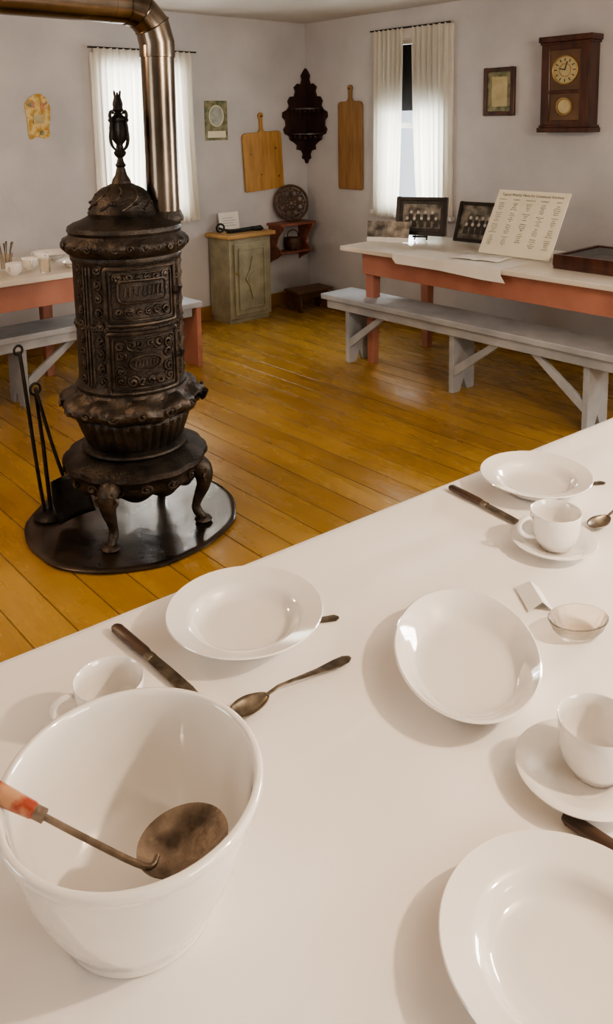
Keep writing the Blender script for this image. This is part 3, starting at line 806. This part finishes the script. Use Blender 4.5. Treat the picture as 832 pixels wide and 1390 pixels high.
tube('bail',smooth_pts([(-.06,0,.10),(-.05,0,.15),(0,0,.17),(.05,0,.15),(.06,0,.10)],4),.004,M['black'],tw2,segs=6)
so=group('low_footstool',(-.27,-.30,0),radians(-6))
box('top',-.18,.18,-.10,.10,.16,.182,M['brown'],so,bev=.004)
for i,sx in enumerate((-.13,.13)):
    out=[(-.085,0),(-.04,0),(0,.05),(.04,0),(.085,0),(.075,.159),(-.075,.159)]
    n=len(out); V=[(sx-.01,a,b) for a,b in out]+[(sx+.01,a,b) for a,b in out]
    F=[tuple(range(n)),tuple(range(2*n-1,n-1,-1))]+[(k,(k+1)%n,n+(k+1)%n,n+k) for k in range(n)]
    mk('leg_%d'%(i+1),V,F,M['brown'],so,smooth=False,bev=.002)
box('stretcher',-.119,.119,-.07,-.055,.11,.159,M['brown'],so,bev=.002)

# ------------------------------------------------------------------ wall hangings
def paddle(name,loc,rz,w,h,neck,hh,mat,tilt=0,t=.018,knots=()):
    g=group(name,loc,rot=(0,tilt,rz))
    hw=w/2
    P=[(-hw+.012,0),(hw-.012,0),(hw,.012),(hw,h-.03),(hw-.01,h-.008),(hw-.035,h),(neck+.03,h),(neck+.008,h+.01),(neck,h+.03),(neck,h+hh-.045)]
    for k in range(9):
        a=-.5+ (pi+1.0)*k/8
        P.append((.026*cos(a),h+hh-.026+.026*sin(a)))
    P+=[(-neck,h+hh-.045),(-neck,h+.03),(-neck-.008,h+.01),(-neck-.03,h),(-hw+.035,h),(-hw+.01,h-.008),(-hw,h-.03),(-hw,.012)]
    V,F=prism_geo(P,t,-t); mk('board',V,F,mat,g,smooth=False,bev=.003)
    lathe('hang_hole',[(0,.001),(.008,.001),(.009,0)],M['ink'],g,loc=(0,-t-.0004,h+hh-.03),rot=(pi/2,0,0),segs=16)
    for i,(x,z,r) in enumerate(knots):
        mk('knot_%d'%(i+1),[(x+r*cos(q*.4488),-t-.0006,z+r*.8*sin(q*.4488)) for q in range(14)],[tuple(range(14))],M['knot'],g,smooth=False)
    return g
paddle('paddle_cutting_board',(-.475,-.004,.985),0,.40,.47,.014,.155,M['board'],tilt=radians(-3),knots=((.13,.33,.012),(.15,.10,.010),(-.03,.13,.008),(-.13,.30,.007)))
paddle('long_bread_board',(-.004,-.54,.985),-pi/2,.27,.70,.018,.13,M['boardd'])
cs=group('carved_corner_shelf',(-.003,-.003,1.18))
prof=[(0,0),(.018,.0),(.03,.03),(.06,.045),(.05,.08),(.07,.11),(.12,.12),(.115,.155),(.15,.18),(.19,.20),(.20,.235),(.245,.25),(.262,.29),(.235,.32),(.24,.36),(.27,.39),(.265,.43),(.22,.45),(.195,.48),(.21,.52),(.185,.555),(.14,.56),(.125,.60),(.14,.635),(.10,.665),(.065,.66),(.05,.70),(.06,.73),(.035,.765),(.012,.79),(0,.79)]
out=[(-d,z) for d,z in prof]
V1,F1=prism_geo(out,.012,-.012)
V2=[(y,x,z) for x,y,z in V1]
V,F=comb([(V1,F1),(V2,F1)]); mk('side_panels',V,F,M['dark'],cs,smooth=False,bev=.002)
parts=[]
for z,r in ((.245,.21),(.45,.19)):
    out=[(-.012,-.012)]+[(-.012-(r)*sin(a),-.012-(r)*cos(a)) for a in [pi/2*k/14 for k in range(15)]]
    n=len(out); parts.append(([(a,b,z) for a,b in out]+[(a,b,z+.012) for a,b in out],[tuple(range(n)),tuple(range(2*n-1,n-1,-1))]+[(k,(k+1)%n,n+(k+1)%n,n+k) for k in range(n)]))
    for k in range(7):
        a=pi/2*(k+.5)/7
        parts.append(lathe_geo([(0,0),(.012,-.006),(.016,-.02),(.008,-.032),(0,-.036)],10,None,(-.012-(r-.02)*sin(a),-.012-(r-.02)*cos(a),z)))
V,F=comb(parts); mk('quarter_shelves',V,F,M['dark'],cs)

def framed(name,loc,rz,w,h,fw,fmat,pmat,tilt=0,d=.02,mat_in=None,people=0,m=.022):
    g=group(name,loc,rot=(tilt,0,rz))
    a,b=w/2,h
    parts=[bx(-a,-a+fw,-d,0,0,b),bx(a-fw,a,-d,0,0,b),bx(-a+fw,a-fw,-d,0,0,fw),bx(-a+fw,a-fw,-d,0,b-fw,b)]
    V,F=comb(parts); mk('frame',V,F,fmat,g,smooth=False,bev=.003)
    box('picture',-a+fw,a-fw,-.008,-.001,fw,b-fw,pmat,g,bev=0)
    if mat_in:
        x0,x1,z0,z1=-a+fw,a-fw,fw,b-fw
        parts=[bx(x0,x0+m,-.011,-.0082,z0,z1),bx(x1-m,x1,-.011,-.0082,z0,z1),bx(x0+m,x1-m,-.011,-.0082,z0,z0+m),bx(x0+m,x1-m,-.011,-.0082,z1-m,z1)]
        V,F=comb(parts); mk('inner_mat',V,F,mat_in,g,smooth=False)
    if people:
        pb=[];ph=[]
        for i in range(people):
            row=i%2; x=(-a+fw+.04)+(w-2*fw-.08)*(i+.5)/people; z=fw+.36*(b-2*fw)+row*.2*(b-2*fw)
            s=(b-2*fw)*.085
            pb.append(([(x-s,-.0085-.0004*(1-row),z-2.6*s),(x+s,-.0085-.0004*(1-row),z-2.6*s),(x+s*.8,-.0085-.0004*(1-row),z),(x-s*.8,-.0085-.0004*(1-row),z)],[(0,1,2,3)]))
            n=12; ph.append(([(x+s*.55*cos(q*2*pi/n),-.0095,z+s*.8+s*.65*sin(q*2*pi/n)) for q in range(n)],[tuple(range(n))]))
        V,F=comb(pb); mk('picture_figures',V,F,M['pdark'],g,smooth=False)
        V,F=comb(ph); mk('picture_faces',V,F,M['pale'],g,smooth=False)
    return g
framed('framed_picture',(-.002,-1.945,1.55),-pi/2,.245,.315,.028,M['clockw'],M['dialc'],mat_in=M['green'],m=.032)
ap=group('small_art_print',(-.935,-.002,1.40))
box('card',-.105,.105,-.006,0,0,.30,M['green'],ap,bev=.002)
box('border_panel',-.085,.085,-.008,-.0062,.02,.07,M['cream'],ap,bev=0)
n=28
V=[(.062*cos(q*2*pi/n),-.0085,.185+.075*sin(q*2*pi/n)) for q in range(n)]
mk('oval_picture',V,[tuple(range(n))],M['sky'],ap,smooth=False)
tube('oval_ring',[(.066*cos(q*2*pi/n),-.0075,.185+.079*sin(q*2*pi/n)) for q in range(n)],.004,M['cream'],ap,closed=True,segs=6)
fp=group('floral_die_cut_print',(-2.355,-.002,1.435))
out=[]
N_=40
for i in range(N_):
    a=2*pi*i/N_; r=1+.07*sin(5*a)+.04*sin(9*a+1)
    out.append((.080*r*(abs(cos(a))**.5)*(1 if cos(a)>0 else -1),.15+.140*r*(abs(sin(a))**.5)*(1 if sin(a)>0 else -1)))
prism('print_shape',out,.004,M['yellow'],fp,bev=0,y0=-.004)
for i in range(14):
    x=random.uniform(-.055,.055); z=random.choice([random.uniform(.04,.10),random.uniform(.20,.27)]); r=random.uniform(.010,.018)
    V=[(x+r*(1+.25*cos(5*b))*cos(b),-.0045-.0003*i,z+r*(1+.25*cos(5*b))*sin(b)) for b in [2*pi*q/24 for q in range(24)]]
    mk('flower_%d'%i,V,[tuple(range(24))],M['petal'] if i%3==0 else M['yellow'] if i%3==1 else M['green'],fp,smooth=False)
box('calendar_pad',-.035,.035,-.012,-.009,.11,.17,M['dialc'],fp,bev=0)
# wall clock
ck=group('wall_clock',(-.002,-2.49,1.44),rot=(0,0,-pi/2))
cw,chh,cd=.36,.58,.11
box('case',-cw/2+.02,cw/2-.02,-cd,0,.02,chh-.02,M['clockw'],ck,bev=.004)
parts=[bx(-cw/2,cw/2,-cd-.02,0,chh-.035,chh),bx(-cw/2+.008,cw/2-.008,-cd-.012,0,chh-.05,chh-.035),bx(-cw/2,cw/2,-cd-.02,0,0,.03),bx(-cw/2+.008,cw/2-.008,-cd-.012,0,.03,.045),
       bx(-cw/2+.02,-cw/2+.075,-cd-.014,-cd,.045,chh-.05),bx(cw/2-.075,cw/2-.02,-cd-.014,-cd,.045,chh-.05),bx(-cw/2+.075,cw/2-.075,-cd-.014,-cd,.235,.255),bx(-cw/2+.075,cw/2-.075,-cd-.014,-cd,.045,.075),bx(-cw/2+.075,cw/2-.075,-cd-.014,-cd,chh-.085,chh-.05)]
V,F=comb(parts); mk('case_mouldings',V,F,M['clockw'],ck,smooth=False,bev=.004)
def disc(name,x,z,r,y,mat,n=40): 
    mk(name,[(x+r*cos(q*2*pi/n),y,z+r*sin(q*2*pi/n)) for q in range(n)],[tuple(range(n))],mat,ck,smooth=False)
box('dial_plate',-.105,.105,-cd-.006,-cd-.001,.255,.495,M['brown'],ck,bev=0)
disc('dial',0,.375,.080,-cd-.008,M['dialc'])
tube('dial_bezel',[(.083*cos(q*2*pi/40),-cd-.009,.375+.083*sin(q*2*pi/40)) for q in range(40)],.005,M['brass'],ck,closed=True)
tube('dial_inner_ring',[(.038*cos(q*2*pi/40),-cd-.009,.375+.038*sin(q*2*pi/40)) for q in range(40)],.003,M['brass'],ck,closed=True,segs=6)
parts=[]
for k in range(12):
    a=2*pi*k/12; c,s=cos(a),sin(a)
    parts.append(tube_geo([(.054*c,-cd-.009,.375+.054*s),(.071*c,-cd-.009,.375+.071*s)],.0028,5))
parts.append(tube_geo([(0,-cd-.011,.375),(.015,-cd-.011,.425)],.0028,5)); parts.append(tube_geo([(0,-cd-.011,.375),(-.038,-cd-.011,.385)],.0028,5))
V,F=comb(parts); mk('numerals_and_hands',V,F,M['ink'],ck)
box('tablet',-.105,.105,-cd-.006,-cd-.001,.075,.235,M['brown'],ck,bev=0)
disc('pendulum_face',0,.157,.042,-cd-.008,M['dialc'])
tube('pendulum_ring',[(.050*cos(q*2*pi/30),-cd-.009,.157+.050*sin(q*2*pi/30)) for q in range(30)],.005,M['brass'],ck,closed=True,segs=6)

# ------------------------------------------------------------------ right table items
ZT=.7505
def easel(g,h):
    V,F=comb([tube_geo([(-.04,-.02,.006),(-.03,.02,h)],.005,6),tube_geo([(.04,-.02,.006),(.03,.02,h)],.005,6),tube_geo([(0,.12,.006),(0,.03,h)],.005,6),tube_geo([(-.05,-.035,.03),(.05,-.035,.03)],.006,6)])
    mk('easel',V,F,M['black'],g)
g=framed('framed_group_photo',(-.585,-1.76,ZT+.035),0,.34,.25,.024,M['bframe'],M['photo'],people=9,mat_in=M['pdark'])
g.rotation_euler=(radians(-14),0,radians(-62))
e=group('picture_easel',(-.575,-1.755,ZT),radians(-62)); easel(e,.12)
e.parent=g; e.matrix_parent_inverse=g.matrix_basis.inverted()
g=framed('framed_group_photo',(-.49,-2.14,ZT+.012),0,.33,.26,.02,M['bframe'],M['photo'],people=10); g.rotation_euler=(radians(-22),0,radians(-80))
for i,(x,y,a) in enumerate(((-.80,-1.595,-58),(-.745,-1.71,-66))):
    g=group('standing_photo_card',(x,y,ZT+.0015),rot=(radians(-14),0,radians(a)))
    box('card',-.085,.065,0,.003,0,.135,M['photo'],g,bev=0)
    box('lower_band',-.085,.065,-.0012,-.0002,0,.03,M['paper'],g,bev=0)
    V=[(-.03,.003,.11),(.01,.003,.11),(.01,.05,.016),(-.03,.05,.016)]
    mk('prop',V,[(0,1,2,3)],M['paper'],g,smooth=False,solid=.001)
mb=group('menu_sign',(-.755,-2.575,ZT+.008),rot=(radians(-30),0,radians(-90)))
box('board',-.235,.235,0,.008,0,.41,M['cream'],mb,bev=.001)
def text(body,size,loc,align='CENTER',sx=1):
    cu=bpy.data.curves.new('t','FONT'); cu.body=body; cu.size=size; cu.align_x=align; cu.space_line=1.15
    o=bpy.data.objects.new('t',cu); COL.objects.link(o)
    dg=bpy.context.evaluated_depsgraph_get(); me=bpy.data.meshes.new_from_object(o.evaluated_get(dg))
    bpy.data.objects.remove(o); me.materials.clear(); me.materials.append(M['ink'])
    t=bpy.data.objects.new('lettering',me); COL.objects.link(t); t.parent=mb
    t.location=loc; t.rotation_euler=(pi/2,0,0); t.scale=(sx,1,1)
text('Typical Weekly Menu for Communal Kitchens',.0235,(0,-.0012,.372),sx=.92)
days=['MONDAY','TUESDAY','WEDNESDAY','THURSDAY','FRIDAY']
dish=['Bread','Butter','Coffee','Fried\npotatoes','Rice soup','Boiled beef','Spinach','Creamed\npeas','Pickles','Milk','Cheese','Pie','Noodles','Radishes']
for c in range(5):
    x=-.185+.0925*c
    b=days[c]+'\n'
    random.seed(c)
    for blk in range(4):
        b+='\n'+'\n'.join(random.sample(dish,4))
        b+='\n'
    text(b,.0108,(x,-.0012,.345))
random.seed(5)
mk('support_strut',[(-.02,.0085,.36),(.02,.0085,.36),(.02,.22,.13),(-.02,.22,.13)],[(0,1,2,3)],M['cream'],mb,smooth=False,solid=.001)
bk=group('open_booklet',(-.90,-2.47,ZT+.0055),radians(-80))
V=[];F=[]
for j in (0,1):
    for i in range(13):
        s=-1+2*i/12; V.append((s*.14,-.09+.18*j,.012*abs(s)**.5*(1.2-abs(s))+.001))
for i in range(12): F.append((i,i+1,13+i+1,13+i))
mk('pages',V,F,M['paper'],bk,solid=.003)
V=[];F=[]
pr=[(-.86,ZT+.0012),(-1.085,ZT+.0012),(-1.099,ZT-.001),(-1.102,ZT-.03),(-1.106,ZT-.055)]
ys=[-1.98,-2.3,-2.6,-2.74]
for y in ys:
    for i,(x,z) in enumerate(pr): V.append((x,y-(.03 if i==4 else 0),z-(.014 if (i==4 and y<-2.5) else 0)))
for j in range(3):
    for i in range(4): a=j*5+i; F.append((a,a+1,a+6,a+5))
mk('paper_runner',V,F,M['paper'],None,smooth=False,solid=.0014)
dc=group('glass_display_case',(-.66,-3.28,ZT),radians(-90))
parts=[bx(-.37,.37,-.22,.22,0,.02),bx(-.37,-.345,-.22,.22,.02,.075),bx(.345,.37,-.22,.22,.02,.075),bx(-.345,.345,-.22,-.195,.02,.075),bx(-.345,.345,.195,.22,.02,.075)]
V,F=comb(parts); mk('case_frame',V,F,M['clockw'],dc,smooth=False,bev=.003)
box('case_lining',-.344,.344,-.194,.194,.0205,.026,M['felt'],dc,bev=0)
mk('case_glass',[(-.344,-.194,.07),(.344,-.194,.07),(.344,.194,.07),(-.344,.194,.07)],[(0,1,2,3)],M['pane'],dc,smooth=False)

# ------------------------------------------------------------------ left table items
for (x,y) in ((-2.97,-.98),(-2.84,-.88),(-2.72,-.76)):
    cup((x,y,ZT),random.uniform(0,6),name='teacup',s=.95)
soup_plate((-2.60,-.98,ZT)); soup_plate((-2.59,-.60,ZT)); soup_plate((-3.15,-.60,ZT))
g=group('spoon_tumbler',(-2.93,-.78,ZT))
lathe('tumbler',[(0,0),(.028,0),(.030,.004),(.036,.09),(.034,.09),(.028,.006),(0,.006)],M['cutglass'],g,segs=24)
for k in range(6):
    a=k*1.05; tube('spoon_%d'%(k+1),[(.01*cos(a),.01*sin(a),.008),(.028*cos(a),.028*sin(a),.10),(.042*cos(a),.042*sin(a),.15)],[.0025,.0025,.006],M['steel'],g,segs=6)
g=group('glass_tumbler',(-2.82,-1.03,ZT))
lathe('tumbler',[(0,0),(.025,0),(.027,.004),(.033,.075),(.031,.075),(.025,.006),(0,.006)],M['cutglass'],g,segs=24)

# ------------------------------------------------------------------ lights & world
w=bpy.data.worlds.new('World'); S.world=w; w.use_nodes=True
bg=w.node_tree.nodes['Background']; bg.inputs[0].default_value=(.85,.92,1,1); bg.inputs[1].default_value=1.2
def fill_lamp(name,loc,power,color,rad=.05):  # added fill lamps; cord and socket are invented to carry a point light
    g=group(name,loc)
    ld=bpy.data.lights.new('fill_bulb','POINT'); ld.energy=power; ld.color=color; ld.shadow_soft_size=rad
    o=bpy.data.objects.new('fill_bulb_light',ld); COL.objects.link(o); o.parent=g
    tube('cord',[(0,0,.12),(0,0,HC-loc[2]-.001)],.004,M['black'],g,segs=6)
    lathe('socket',[(.0,.13),(.018,.13),(.022,.09),(.02,.085),(0,.085)],M['brass'],g,segs=16)
fill_lamp('fill_pendant',(-4.5,-1.9,2.05),38,(1,.66,.40))  # added out of view to warm the upper left wall
fill_lamp('fill_pendant',(-3.0,-5.75,2.05),100,(1,.80,.60))  # unseen lamp added to brighten the near table

# ------------------------------------------------------------------ camera
f=1100.0; pitch=radians(8.72); roll=-.016
cam=bpy.data.cameras.new('Camera'); co=bpy.data.objects.new('Camera',cam); COL.objects.link(co)
cam.sensor_fit='HORIZONTAL'; cam.sensor_width=36; cam.lens=36*f/832
cam.shift_x=0; cam.shift_y=-(695-334)/832
cam.clip_start=.02
co.location=(-4.62,-5.18,1.53)
R=Matrix.Rotation(radians(-41.6),4,'Z')@Matrix.Rotation(pi/2-pitch,4,'X')@Matrix.Rotation(roll,4,'Z')
co.rotation_euler=R.to_euler()
S.camera=co
S.view_settings.view_transform='AgX'
try: S.view_settings.look='AgX - Medium High Contrast'
except Exception as ex: print(ex)
S.view_settings.exposure=.15
